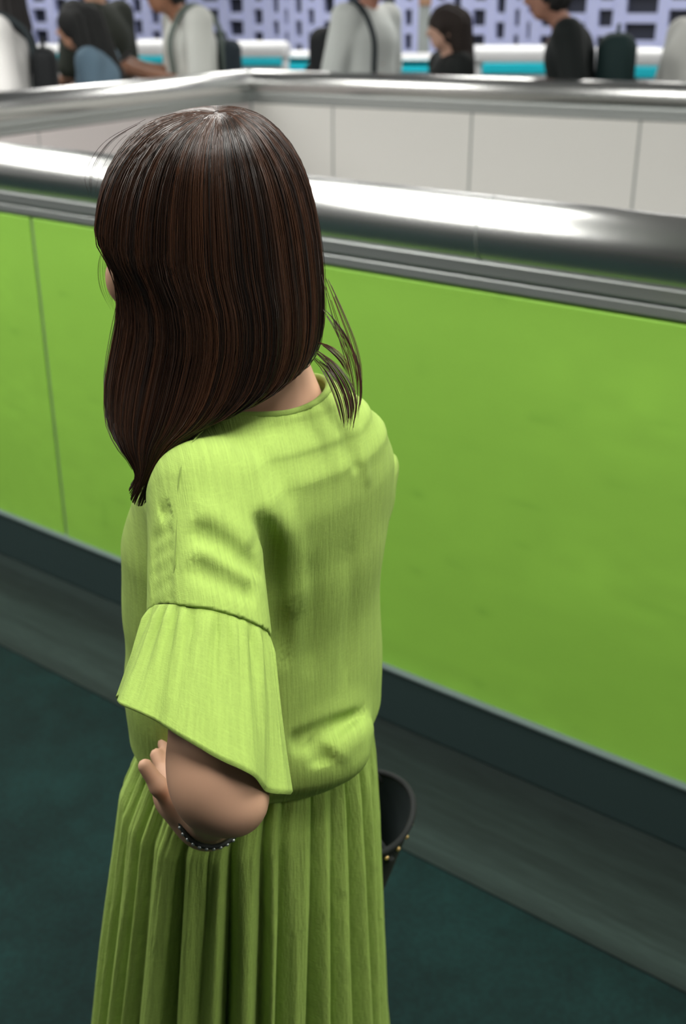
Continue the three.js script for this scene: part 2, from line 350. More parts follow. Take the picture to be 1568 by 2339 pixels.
{
  const t = thing('pillar', 'slim grey pillar beside the woman in black', 'pillar'); const p = W(968, 100, 9.9);
  t.position.set(p.x, 0, p.z);
  part('shaft', rbox(0.09, CEILING - 0.001, 0.09, 0.015, 0, CEILING / 2, 0), greyPlastic, t);
  part('sign_plate', rbox(0.1, 0.12, 0.02, 0.005, 0, 1.62, 0.055), std(lin(0.35, 0.2, 0.12), 0.6), t, 'small brown sign');
  part('base_plate', rbox(0.16, 0.02, 0.16, 0.005, 0, 0.01, 0), steelDark, t);
}

// ───────────────────────── passers-by ─────────────────────────
// local frame: facing +z, x to the person's left
function passer(spec) {
  const { label, px, dist, face, h = 1.68, shirt, trousers, hair, shoes = lin(0.02, 0.02, 0.02), arms, mask, longHair, bag, strap, lean = 0, skinTone = lin(0.5, 0.27, 0.18), sleeve = 0.45, phone, bow = 0 } = spec;
  const t = thing('person', label, 'person', 'passers-by beyond the stair opening');
  const c = W(px, 60, dist); t.position.set(c.x, 0, c.z); t.rotation.y = face;
  const s = h / 1.68, J = (x, y, z) => V(x * s, y * s, z * s + lean * Math.max(0, y - 0.9) * s);
  const hip = [J(0.09, 0.9, 0), J(-0.09, 0.9, 0)], knee = [J(0.1, 0.48, 0.03), J(-0.1, 0.48, 0.0)], ank = [J(0.1, 0.08, 0), J(-0.1, 0.08, -0.03)];
  const sh = [J(0.17, 1.38, 0), J(-0.17, 1.38, 0)];
  const el = [J(...arms[0][0]), J(...arms[1][0])], wr = [J(...arms[0][1]), J(...arms[1][1])];
  const HJ = (x, y, z) => J(x, y - bow * 0.6, z + bow), head = HJ(0, 1.57, 0.045), X = V(1, 0, 0), Z = V(0, 0, 1), sk = std(skinTone, 0.55);
  const bodyF = [capsule(J(0, 1.38, 0), HJ(0, 1.5, 0.02), 0.055 * s, 0.05 * s), ellipsoid(head, 0.075 * s, 0.108 * s, 0.095 * s, X, Z), ellipsoid(HJ(0, 1.505, 0.085), 0.045 * s, 0.045 * s, 0.04 * s, X, Z),
    capsule(HJ(0, 1.575, 0.135), HJ(0, 1.545, 0.155), 0.011 * s, 0.016 * s), ellipsoid(HJ(0.078, 1.56, 0.04), 0.012 * s, 0.032 * s, 0.02 * s, X, Z), ellipsoid(HJ(-0.078, 1.56, 0.04), 0.012 * s, 0.032 * s, 0.02 * s, X, Z),
    capsule(J(0, 1.0, 0), J(0, 1.3, 0), 0.11 * s, 0.12 * s)];
  for (let i = 0; i < 2; i++) {
    bodyF.push(capsule(sh[i], el[i], 0.048 * s, 0.042 * s), capsule(el[i], wr[i], 0.042 * s, 0.028 * s));
    const d = wr[i].clone().sub(el[i]).normalize(), side = V(-d.z, 0, d.x).normalize(), palm = wr[i].clone().addScaledVector(d, 0.07 * s);
    bodyF.push(capsule(wr[i], palm, 0.03 * s, 0.036 * s));
    for (let q = -1.5; q <= 1.5; q++) { const b0 = palm.clone().addScaledVector(side, q * 0.02 * s), b1 = b0.clone().addScaledVector(d, 0.05 * s).add(V(0, -0.01, 0)); bodyF.push(capsule(b0, b1, 0.011 * s, 0.009 * s)); }
    bodyF.push(capsule(wr[i].clone().addScaledVector(d, 0.03), wr[i].clone().addScaledVector(d, 0.075).addScaledVector(side, 0.045), 0.013, 0.01));
    bodyF.push(capsule(hip[i], knee[i], 0.075 * s, 0.055 * s), capsule(knee[i], ank[i], 0.052 * s, 0.036 * s), capsule(ank[i], ank[i].clone().add(V(0, -0.03, 0.13)), 0.04 * s, 0.03 * s));
  }
  const R = 0.75, lo = V(-R, 0.0, -R), hi = V(R, 1.85 * s, R);
  const tight = (f, l, u, cell) => nets(f, l, u, cell);
  const reach = (pts, pad) => { const b = new THREE.Box3().setFromPoints(pts).expandByScalar(pad); b.min.y = Math.max(b.min.y, 0.0); return b; };
  const bb = reach([head, ...el, ...wr, ...ank, ...sh], 0.2);
  part('body', tight(blend(bodyF, 0.02), bb.min, bb.max, 0.017), sk, t);
  const shirtF = [ellipsoid(J(0, 1.28, 0), 0.18 * s, 0.15 * s, 0.125 * s, X, Z), capsule(J(0.05, 0.9, 0), J(0.06, 1.25, 0), 0.125 * s, 0.115 * s), capsule(J(-0.05, 0.9, 0), J(-0.06, 1.25, 0), 0.125 * s, 0.115 * s), capsule(sh[0], sh[1], 0.06 * s, 0.06 * s)];
  for (let i = 0; i < 2; i++) shirtF.push(capsule(sh[i], sh[i].clone().lerp(el[i], Math.min(1, sleeve * 2)), 0.068 * s, 0.068 * s));
  if (sleeve > 0.6) for (let i = 0; i < 2; i++) shirtF.push(capsule(el[i], el[i].clone().lerp(wr[i], 0.95), 0.064 * s, 0.048 * s));
  const sb = blend(shirtF, 0.04), hem = 0.86 * s;
  const shirtBox = reach([...sh, ...el, ...wr, J(0, 0.8, 0)], 0.17);
  shirtBox.max.y = Math.min(shirtBox.max.y, 1.6);
  part('shirt', tight((x, y, z) => Math.max(sb(x, y, z), hem - y), shirtBox.min, shirtBox.max, 0.017), std(shirt, 0.85), t);
  const trF = [];
  for (let i = 0; i < 2; i++) trF.push(capsule(hip[i], knee[i], 0.105 * s, 0.085 * s), capsule(knee[i], ank[i], 0.085 * s, 0.075 * s));
  trF.push(ellipsoid(J(0, 0.93, 0), 0.155 * s, 0.12 * s, 0.12 * s, X, Z));
  const tb = blend(trF, 0.04), ub = reach([...hip, ...knee, ...ank, J(0, 1.0, 0)], 0.16);
  part('trousers', tight((x, y, z) => Math.max(tb(x, y, z), 0.06 - y), ub.min, ub.max, 0.02), std(trousers, 0.85), t);
  for (let i = 0; i < 2; i++) part('shoe', new THREE.SphereGeometry(1, 20, 12).scale(0.05, 0.045, 0.13).translate(ank[i].x, 0.045, ank[i].z + 0.05), std(shoes, 0.6), t);
  // hair: a cap open at the face, long at the back where the person wears it so
  const capO = ellipsoid(head.clone().add(V(0, 0.02, -0.012)), 0.094 * s, 0.12 * s, 0.115 * s, X, Z);
  const fall = longHair ? blend([...(longHair > 0.3 ? [1, -1].map((q) => capsule(HJ(0.055 * q, 1.6, -0.01), J(0.13 * q, 1.6 - longHair, 0.02), 0.05 * s, 0.055 * s)) : []), capsule(HJ(0, 1.6, -0.035), J(0, 1.6 - longHair, -0.09), 0.085 * s, 0.06 * s), capsule(HJ(0.055, 1.6, -0.0), J(0.06, 1.6 - longHair, -0.05), 0.05 * s, 0.04 * s), capsule(HJ(-0.055, 1.6, 0.0), J(-0.06, 1.6 - longHair, -0.05), 0.05 * s, 0.04 * s)], 0.05) : null;
  const hairF = (x, y, z) => {
    const rel = (y - head.y) / s, fz = (z - head.z) / s;
    let d = Math.max(capO(x, y, z), -(rel * 0.75 - fz * 0.8 + 0.03 + (longHair ? 0.035 : 0)) * 0.8, longHair ? -0.25 - rel : -0.075 - rel);
    if (fall) d = smin(d, fall(x, y, z), 0.03);
    return d - 0.004 * Math.sin(x * 160 + z * 90);
  };
  const hb = reach([head, J(0, 1.6 - (longHair ?? 0), -0.05)], 0.2);
  part('hair', tight(hairF, hb.min, hb.max, 0.011), std(hair, 0.75), t);
  if (mask) { const m = ellipsoid(J(0, 1.53, 0.105), 0.066 * s, 0.056 * s, 0.062 * s, X, Z); const k = reach([J(0, 1.53, 0.105)], 0.12); part('face_mask', tight(m, k.min, k.max, 0.012), std(lin(0.85, 0.83, 0.87), 0.8), t, 'white face mask'); }
  if (strap) for (const q of strap) {
    const pts = [J(0.1 * q, 1.12, 0.145), J(0.11 * q, 1.3, 0.145), J(0.115 * q, 1.45, 0.03), J(0.1 * q, 1.38, -0.12), J(0.1 * q, 1.1, -0.15)];
    part('bag_strap', tube(pts, 0.016, 30, 8), std(spec.strapColor ?? lin(0.02, 0.03, 0.035), 0.8), t, 'shoulder strap');
  }
  if (bag) {
    const b = thing('backpack', bag.label, 'bag'); b.position.copy(t.position); b.rotation.y = face;
    const q = J(...bag.at), [bw, bh, bd] = bag.size;
    const mp = part('main_pocket', rbox(bw, bh, bd, Math.min(bd, bw) * 0.4, q.x, q.y, q.z, 5), std(bag.color, 0.8), b);
    part('front_pocket', rbox(bw * 0.8, bh * 0.45, 0.06, 0.025, q.x, q.y - bh * 0.2, q.z - bd / 2, 4), std(bag.color, 0.8), mp);
    part('top_handle', tube([V(q.x - 0.05, q.y + bh / 2 - 0.01, q.z), V(q.x, q.y + bh / 2 + 0.035, q.z), V(q.x + 0.05, q.y + bh / 2 - 0.01, q.z)], 0.01, 16, 6), std(bag.color, 0.8), b);
  }
  if (phone) {
    const ph = thing('phone', 'phone held by the man in the white shirt', 'phone'); ph.position.copy(t.position); ph.rotation.y = face;
    const q = wr[1].clone().lerp(wr[0], 0.5).add(V(0, 0.045, 0.1));
    const g = rbox(0.075, 0.15, 0.01, 0.004, 0, 0, 0); g.rotateX(-0.9); g.translate(q.x, q.y, q.z); const cs = part('case', g, std(lin(0.02, 0.02, 0.02), 0.3), ph);
    const g2 = rbox(0.067, 0.138, 0.002, 0.0008, 0, 0, -0.0055); g2.rotateX(-0.9); g2.translate(q.x, q.y, q.z); part('screen', g2, std(lin(0.1, 0.12, 0.15), 0.1), cs);
  }
  return t;
}
const down = (side) => [[0.23 * side, 1.1, -0.03], [0.24 * side, 0.86, 0.06]], LEFTWARD = -Math.PI / 2, RIGHTWARD = Math.PI / 2;
const holding = (side, y = 1.12) => [[0.22 * side, 1.1, 0.02], [0.07 * side, y, 0.27]];
passer({ label: 'person in white t-shirt with dark hair cut off by the left edge', px: -4, dist: 5.75, face: LEFTWARD + 0.2, h: 1.76, shirt: lin(0.78, 0.77, 0.76), trousers: lin(0.25, 0.3, 0.4), hair: lin(0.012, 0.01, 0.01), arms: [down(1), down(-1)], longHair: 0.2, strap: [1, -1], sleeve: 0.42, bag: { label: 'black backpack on the person at the left edge', at: [0, 1.12, -0.185], size: [0.27, 0.4, 0.12], color: lin(0.008, 0.01, 0.012) } });
passer({ label: 'person in a dark olive t-shirt standing behind the black haired woman', px: 226, dist: 7.1, face: -2.15, h: 1.84, shirt: lin(0.022, 0.028, 0.02), trousers: lin(0.03, 0.035, 0.05), hair: lin(0.01, 0.01, 0.01), arms: [holding(1, 1.0), holding(-1, 1.0)] });
passer({ label: 'woman with long black hair and light blue denim top looking down', px: 233, dist: 6.35, face: LEFTWARD - 0.1, h: 1.58, bow: 0.05, shirt: lin(0.17, 0.27, 0.36), trousers: lin(0.1, 0.15, 0.22), hair: lin(0.006, 0.007, 0.007), longHair: 0.36, arms: [holding(1, 1.05), holding(-1, 1.05)], sleeve: 0.35, lean: 0.08 });
passer({ label: 'man in a white short-sleeved shirt looking down at his phone', px: 440, dist: 6.95, face: LEFTWARD + 0.5, h: 1.8, bow: 0.07, shirt: lin(0.74, 0.76, 0.72), trousers: lin(0.2, 0.22, 0.2), hair: lin(0.012, 0.012, 0.012), arms: [[[0.24, 1.06, 0.06], [0.06, 1.14, 0.33]], holding(-1, 1.16)], sleeve: 0.5, strap: [1], strapColor: lin(0.16, 0.2, 0.18), lean: 0.06, phone: true, skinTone: lin(0.42, 0.2, 0.12), bag: { label: 'slate grey backpack on the man with the phone', at: [0, 1.1, -0.19], size: [0.28, 0.4, 0.13], color: lin(0.03, 0.045, 0.06) } });
passer({ label: 'man in a pale shirt wearing a white face mask', px: 838, dist: 6.95, face: RIGHTWARD - 0.75, h: 1.82, shirt: lin(0.66, 0.7, 0.68), trousers: lin(0.03, 0.035, 0.04), hair: lin(0.012, 0.012, 0.012), arms: [down(1), down(-1)], mask: true, strap: [-1], skinTone: lin(0.5, 0.24, 0.17), bag: { label: 'black backpack on the masked man', at: [-0.02, 1.14, -0.215], size: [0.32, 0.42, 0.2], color: lin(0.006, 0.008, 0.01) } });
passer({ label: 'woman with long dark brown hair in a black top', px: 1034, dist: 6.6, face: LEFTWARD + 0.3, h: 1.54, shirt: lin(0.006, 0.009, 0.009), trousers: lin(0.02, 0.02, 0.025), hair: lin(0.02, 0.012, 0.009), longHair: 0.22, arms: [down(1), down(-1)], skinTone: lin(0.6, 0.36, 0.27) });
passer({ label: 'man in a black jacket with dark green backpack walking left', px: 1335, dist: 6.25, face: LEFTWARD - 0.2, h: 1.74, bow: 0.04, shirt: lin(0.004, 0.008, 0.008), trousers: lin(0.01, 0.012, 0.015), hair: lin(0.008, 0.008, 0.008), arms: [down(1), down(-1)], sleeve: 0.9, lean: 0.16, skinTone: lin(0.4, 0.2, 0.14), bag: { label: 'dark green backpack on the man in the black jacket', at: [0, 1.16, -0.21], size: [0.32, 0.46, 0.2], color: lin(0.008, 0.03, 0.03) } });
passer({ label: 'person in pale clothing cut off by the right edge', px: 1600, dist: 6.0, face: RIGHTWARD + 0.2, h: 1.74, shirt: lin(0.62, 0.63, 0.6), trousers: lin(0.3, 0.3, 0.3), hair: lin(0.012, 0.012, 0.012), arms: [down(1), down(-1)], sleeve: 0.9 });

// ───────────────────────── the woman ─────────────────────────
const woman = thing('person', 'woman with long brown hair in a lime green blouse and pleated skirt, hand on hip', 'person');
const O = V(-0.09, 0, -1.0), LD = V(-0.56, 0, 0.83).normalize(), FD = V(-0.83, 0, -0.56).normalize();
const B = (l, y, f) => O.clone().addScaledVector(LD, l).addScaledVector(FD, f).setY(y);   // lateral (her left +), height, forward
const shoulderL = W(462, 1112, 0.865), elbowL = W(496, 1797, 0.69), wristL = W(482, 1868, 0.828);
const shoulderR = W(792, 1105, 1.1), elbowR = B(-0.2, 0.97, 0.06), wristR = B(-0.2, 0.81, 0.16);
const neckBase = W(632, 905, 0.985), headC = W(478, 562, 1.0);
const hf = V(-0.6, 0, -0.8), hl = V(-0.8, 0, 0.6);
// — blouse —
const LEVEL = [[0.79, 0.09, 0.07, 0], [0.825, 0.112, 0.092, 0], [0.845, 0.134, 0.11, 0], [0.87, 0.149, 0.122, 0], [0.92, 0.152, 0.122, 0], [1.0, 0.148, 0.114, -0.004], [1.08, 0.145, 0.108, -0.016], [1.14, 0.14, 0.096, -0.03], [1.175, 0.122, 0.082, -0.04], [1.2, 0.095, 0.066, -0.042], [1.222, 0.062, 0.045, -0.04], [1.24, 0.03, 0.02, -0.04]];
function level(y) {
  if (y <= LEVEL[0][0]) return LEVEL[0];
  for (let i = 1; i < LEVEL.length; i++) if (y <= LEVEL[i][0]) { const a = LEVEL[i - 1], b = LEVEL[i], t = sm((y - a[0]) / (b[0] - a[0])); return [y, lerp(a[1], b[1], t), lerp(a[2], b[2], t), lerp(a[3], b[3], t)]; }
  return LEVEL[LEVEL.length - 1];
}
function torso(x, y, z) {
  const [, A, Bq, cf] = level(y), px = x - O.x, pz = z - O.z, l = px * LD.x + pz * LD.z, f = px * FD.x + pz * FD.z - cf;
  const k = Math.hypot(l / A, f / Bq);
  return Math.max((k - 1) * Bq * 0.92, 0.818 - y, y - 1.25);
}
const yoke = blend([capsule(shoulderL.clone().add(V(0.012, -0.016, -0.012)), neckBase.clone().add(V(-0.015, -0.052, 0)), 0.044, 0.046), capsule(shoulderR.clone().add(V(0.0, -0.012, 0)), neckBase.clone().add(V(0.02, -0.042, 0)), 0.04, 0.046), ellipsoid(B(0.05, 1.075, 0.03), 0.06, 0.085, 0.055, LD, FD), ellipsoid(B(-0.06, 1.075, 0.03), 0.06, 0.085, 0.055, LD, FD)], 0.03);
const armMid = shoulderL.clone().lerp(elbowL, 0.6);
const sleeveL = blend([capsule(shoulderL.clone().add(V(0, -0.008, 0)), armMid, 0.045, 0.05)], 0.02);
const sleeveR = capsule(shoulderR.clone().add(V(0.006, 0.0, 0)), shoulderR.clone().lerp(elbowR, 0.6).addScaledVector(FD, 0.04), 0.036, 0.04);
const sleeveTuft = ellipsoid(W(893, 1062, 1.11), 0.009, 0.013, 0.02, V(1, 0, 0), V(0, 0, 1));
const neckAxis = [neckBase.clone().add(V(-0.018, -0.006, 0.0)), neckBase.clone().add(V(-0.024, 0.2, -0.01))];
const neckHole = capsule(neckAxis[0], neckAxis[1], 0.066, 0.072);
const armAxis = elbowL.clone().sub(shoulderL).normalize(), armSide = V(1, 0, 0).addScaledVector(armAxis, -armAxis.x).normalize();
const seamMid = shoulderL.clone().lerp(elbowL, 0.485), seamNormal = armAxis.clone().addScaledVector(armSide, -0.27).normalize();
const sleeveCut = (x, y, z) => Math.max(sleeveL(x, y, z), (x - seamMid.x) * seamNormal.x + (y - seamMid.y) * seamNormal.y + (z - seamMid.z) * seamNormal.z);
const pouch = ellipsoid(W(722, 1722, 0.91), 0.045, 0.027, 0.03, V(1, 0, 0), V(0, 0, 1));   // cloth hanging over the waistband at her back
let creases = [];
const blouseRaw = (x, y, z) => {
  let d = smin(torso(x, y, z), yoke(x, y, z), 0.05);
  d = smin(d, sleeveCut(x, y, z), 0.02);
  d = smin(d, sleeveR(x, y, z), 0.03);
  d = smin(d, pouch(x, y, z), 0.05);
  d = smin(d, sleeveTuft(x, y, z), 0.012);
  return d;
};
function hitFrom(px, py, f) {                                                 // where the line of sight through a pixel meets a surface
  const p0 = W(px, py, 0.45), p1 = W(px, py, 1.4), n = 500; let last = 1;
  for (let i = 0; i <= n; i++) { const p = p0.clone().lerp(p1, i / n), d = f(p.x, p.y, p.z); if (d < 0) return p; last = d; }
  return null;
}
function crease(pixels, width, depth) {
  const pts = pixels.map(([a, b]) => hitFrom(a, b, blouseRaw)).filter(Boolean);
  if (pts.length > 1) creases.push({ pts: spline(pts, pixels.length * 16), width, depth, box: new THREE.Box3().setFromPoints(pts).expandByScalar(width * 3.2) });
}
// folds of the cloth: grooves (positive depth) and ridges (negative), each along a line on the cloth
crease([[570, 1165], [603, 1205], [622, 1262], [622, 1330], [628, 1390], [640, 1460], [655, 1540]], 0.0065, 0.012);
crease([[425, 1200], [490, 1232], [550, 1272], [605, 1325]], 0.0065, 0.0075);
crease([[435, 1160], [520, 1200], [580, 1255]], 0.009, -0.004);
crease([[420, 1285], [510, 1325], [590, 1372]], 0.0065, 0.006);
crease([[430, 1250], [510, 1290], [590, 1345]], 0.008, -0.003);
crease([[500, 1010], [580, 1025], [640, 1090], [680, 1160]], 0.009, 0.0028);
crease([[575, 1140], [625, 1180], [660, 1240], [675, 1330], [672, 1430]], 0.01, -0.006);
crease([[700, 1250], [715, 1400], [705, 1560]], 0.008, 0.0025);
crease([[790, 1200], [800, 1400], [790, 1600]], 0.01, 0.002);
crease([[775, 960], [795, 1020], [812, 1090]], 0.005, 0.003);
crease([[815, 960], [830, 1040], [842, 1120]], 0.005, -0.002);
crease([[365, 1180], [392, 1160]], 0.006, 0.004);
for (let i = 0; i < 5; i++) crease([[345, 1240 + i * 38], [372, 1222 + i * 38], [400, 1205 + i * 38]], 0.0055, 0.0026);
crease([[655, 1705], [700, 1690], [760, 1665], [845, 1622]], 0.0065, 0.009);
crease([[705, 1690], [725, 1712], [738, 1755]], 0.0055, 0.009);
crease([[850, 1655], [800, 1685], [755, 1735]], 0.009, -0.006);
const blouseF = (x, y, z) => {
  let d = blouseRaw(x, y, z);
  if (d > 0.03 || d < -0.03) return Math.max(d, -neckHole(x, y, z));
  for (const c of creases) {
    const b = c.box; if (x < b.min.x || x > b.max.x || y < b.min.y || y > b.max.y || z < b.min.z || z > b.max.z) continue;
    let m = 1e9, at = 0;
    for (let i = 0; i < c.pts.length; i++) { const p = c.pts[i], q = (x - p.x) ** 2 + (y - p.y) ** 2 + (z - p.z) ** 2; if (q < m) { m = q; at = i; } }
    const e = at / (c.pts.length - 1), fade = sm(Math.min(1, 4.5 * e, 4.5 * (1 - e)));
    d += c.depth * fade * Math.exp(-m / (2 * c.width * c.width));
  }
  d += 0.0016 * (vnoise(x * 34 + 7, y * 14 + z * 20) - 0.5);
  return Math.max(d, -neckHole(x, y, z));
};
function clothUV(g) {                                                         // ribs run down the cloth: u round the body, v along height, in metres
  const p = g.attributes.position, uv = new Float32Array(p.count * 2);
  for (let i = 0; i < p.count; i++) { uv[i * 2] = (p.getX(i) * FD.x + p.getZ(i) * FD.z) * 0.8 + (p.getX(i) * LD.x + p.getZ(i) * LD.z) * 0.9; uv[i * 2 + 1] = p.getY(i); }
  g.setAttribute('uv', new THREE.BufferAttribute(uv, 2)); return g;
}
part('blouse', clothUV(nets(blouseF, V(-0.3, 0.82, -1.26), V(0.13, 1.32, -0.66), 0.0034)), gauze, woman, 'lime green crinkled gauze blouse');
// neckline binding
{
  const ring = [];
  for (let i = 0; i < 64; i++) {
    const a = i / 64 * 2 * Math.PI, ax = neckAxis[1].clone().sub(neckAxis[0]).normalize(), u = V(1, 0, 0).addScaledVector(ax, -ax.x).normalize(), w = ax.clone().cross(u);
    let best = null;
    for (let h = 0.12; h > -0.1; h -= 0.002) { const p = neckAxis[0].clone().addScaledVector(ax, h).addScaledVector(u, 0.068 * Math.cos(a)).addScaledVector(w, 0.068 * Math.sin(a)); if (blouseRaw(p.x, p.y, p.z) < 0) { best = p; break; } }
    if (best) ring.push(best);
  }
  const sm3 = ring.map((p, i) => { const q = V(0, 0, 0); for (let k = -3; k <= 3; k++) q.add(ring[(i + k + ring.length) % ring.length]); return q.divideScalar(7); });
  part('neckline_binding', new THREE.TubeGeometry(new THREE.CatmullRomCurve3(sm3, true), 160, 0.0035, 8, true), gauze, woman);
}
// gathered sleeve flounces
function flounce(S, E, t0, t1, rSeam, rHem, tilt, name) {
  const ax = E.clone().sub(S).normalize(), u = V(1, 0, 0).addScaledVector(ax, -ax.x).normalize(), w = u.clone().cross(ax).normalize();
  const L = E.distanceTo(S), seamC = S.clone().lerp(E, t0), hemC = S.clone().lerp(E, t1);
  return loft(60, 220, (v, a) => {
    const A = a * 2 * Math.PI, ca = Math.cos(A), sa = Math.sin(A), e = sm(Math.min(1, v * 1.15));
    const fold = Math.sin(A * 17 + 2.2 * Math.sin(A * 3)) * 0.5 + Math.sin(A * 29 + 1.3 * Math.sin(A * 5)) * 0.3, soft = Math.sin(A * 5 + 0.8) * 0.6 + Math.sin(A * 8 + 2) * 0.4;
    const gather = 0.006 * Math.exp(-v * 2.4) * fold * Math.min(1, v * 7), wave = 0.0065 * v * v * soft;
    const r = lerp(rSeam, rHem, Math.pow(v, 0.8)) + gather + wave - (v > 0.985 ? 0.002 : 0);
    const off = (0.3 + 0.7 * v) * (tilt[0] * ca + tilt[1] * sa);                             // the hem runs slantwise
    return seamC.clone().lerp(hemC, v).addScaledVector(u, -0.012 * v).addScaledVector(ax, off).addScaledVector(u, r * ca * 1.0).addScaledVector(w, r * sa * (0.95 + 0.12 * v));
  }, [2 * Math.PI * 0.06, 0.13]);
}
// seams of the dropped shoulder, fine ridges on the cloth
for (const line of [[[478, 968], [440, 1012], [414, 1070], [406, 1140], [404, 1220], [398, 1310], [388, 1396]]]) {
  const pts = line.map(([a, b]) => hitFrom(a, b, blouseF)).filter(Boolean);
  part('shoulder_seam', tube(pts, 0.0008, 60, 6), gauze, woman);
}
part('sleeve_flounce', flounce(shoulderL, elbowL, 0.47, 0.87, 0.0465, 0.064, [0.043, -0.008], 'l'), gauze, woman, 'gathered flounce of the near sleeve');
part('sleeve_flounce', flounce(shoulderR, elbowR, 0.42, 0.9, 0.045, 0.066, [0, 0], 'r'), gauze, woman);
// — skirt —
{
  const SK = [[0.9, 0.105, 0.085, -0.09], [0.868, 0.122, 0.098, -0.09], [0.84, 0.14, 0.112, -0.092], [0.79, 0.155, 0.126, -0.1], [0.7, 0.166, 0.136, -0.105], [0.6, 0.176, 0.146, -0.112], [0.4, 0.198, 0.165, -0.125], [0.1, 0.235, 0.2, -0.135]];
  const sk = (y) => { for (let i = 1; i < SK.length; i++) if (y >= SK[i][0]) { const a = SK[i - 1], b = SK[i], t = (a[0] - y) / (a[0] - b[0]); return a.map((q, k) => lerp(q, b[k], t)); } return SK[SK.length - 1]; };
  const N = 31, ph = [], am = []; for (let i = 0; i < N; i++) { ph.push((i + 0.7 * (rnd() - 0.5)) / N); am.push(0.3 + 1.1 * rnd()); }
  const fold = (a, y) => {                                                    // cusped pleats: broad ridges, narrow deep valleys
    let i = 0; while (i < N && ph[i] <= a) i++;
    const k = (i - 1 + N) % N, j = i % N, p0 = ph[k] - (i === 0 ? 1 : 0), p1 = ph[j] + (i === N ? 1 : 0), t = (a - p0) / (p1 - p0);
    const dep = lerp(am[k], am[j], sm(t));
    return dep * (Math.pow(Math.sin(Math.PI * clamp(t + 0.05 * Math.sin(y * 9 + i), 0, 1)), 0.75) - 0.85);
  };
  part('skirt', loft(150, 900, (v, a) => {
    const y = lerp(0.9, 0.1, v), [, A, Bq, cx] = sk(y), th = a * 2 * Math.PI;
    const d = 0.01 + 0.026 * sm(clamp((0.88 - y) / 0.35, 0, 1));
    const f = d * fold(a, y) + 0.0032 * Math.exp(-Math.max(0, 0.86 - y) * 5) * (Math.abs(vnoise(a * 95 + 1.5 * Math.sin(y * 7), y * 2.5, 95, 0) - 0.5) * 2 - 0.5) + 0.0022 * (vnoise(a * 150, y * 5, 150, 0) - 0.5) * Math.min(1, v * 8) + 0.006 * v * Math.sin(th * 3 + 1);
    const l = (A + f) * Math.cos(th), q = (Bq + f) * Math.sin(th);
    return V(cx, y, -1.0).addScaledVector(LD, l).addScaledVector(FD, q);
  }, [1.05, 0.8]), skirtGauze, woman, 'gathered lime green gauze skirt');
}
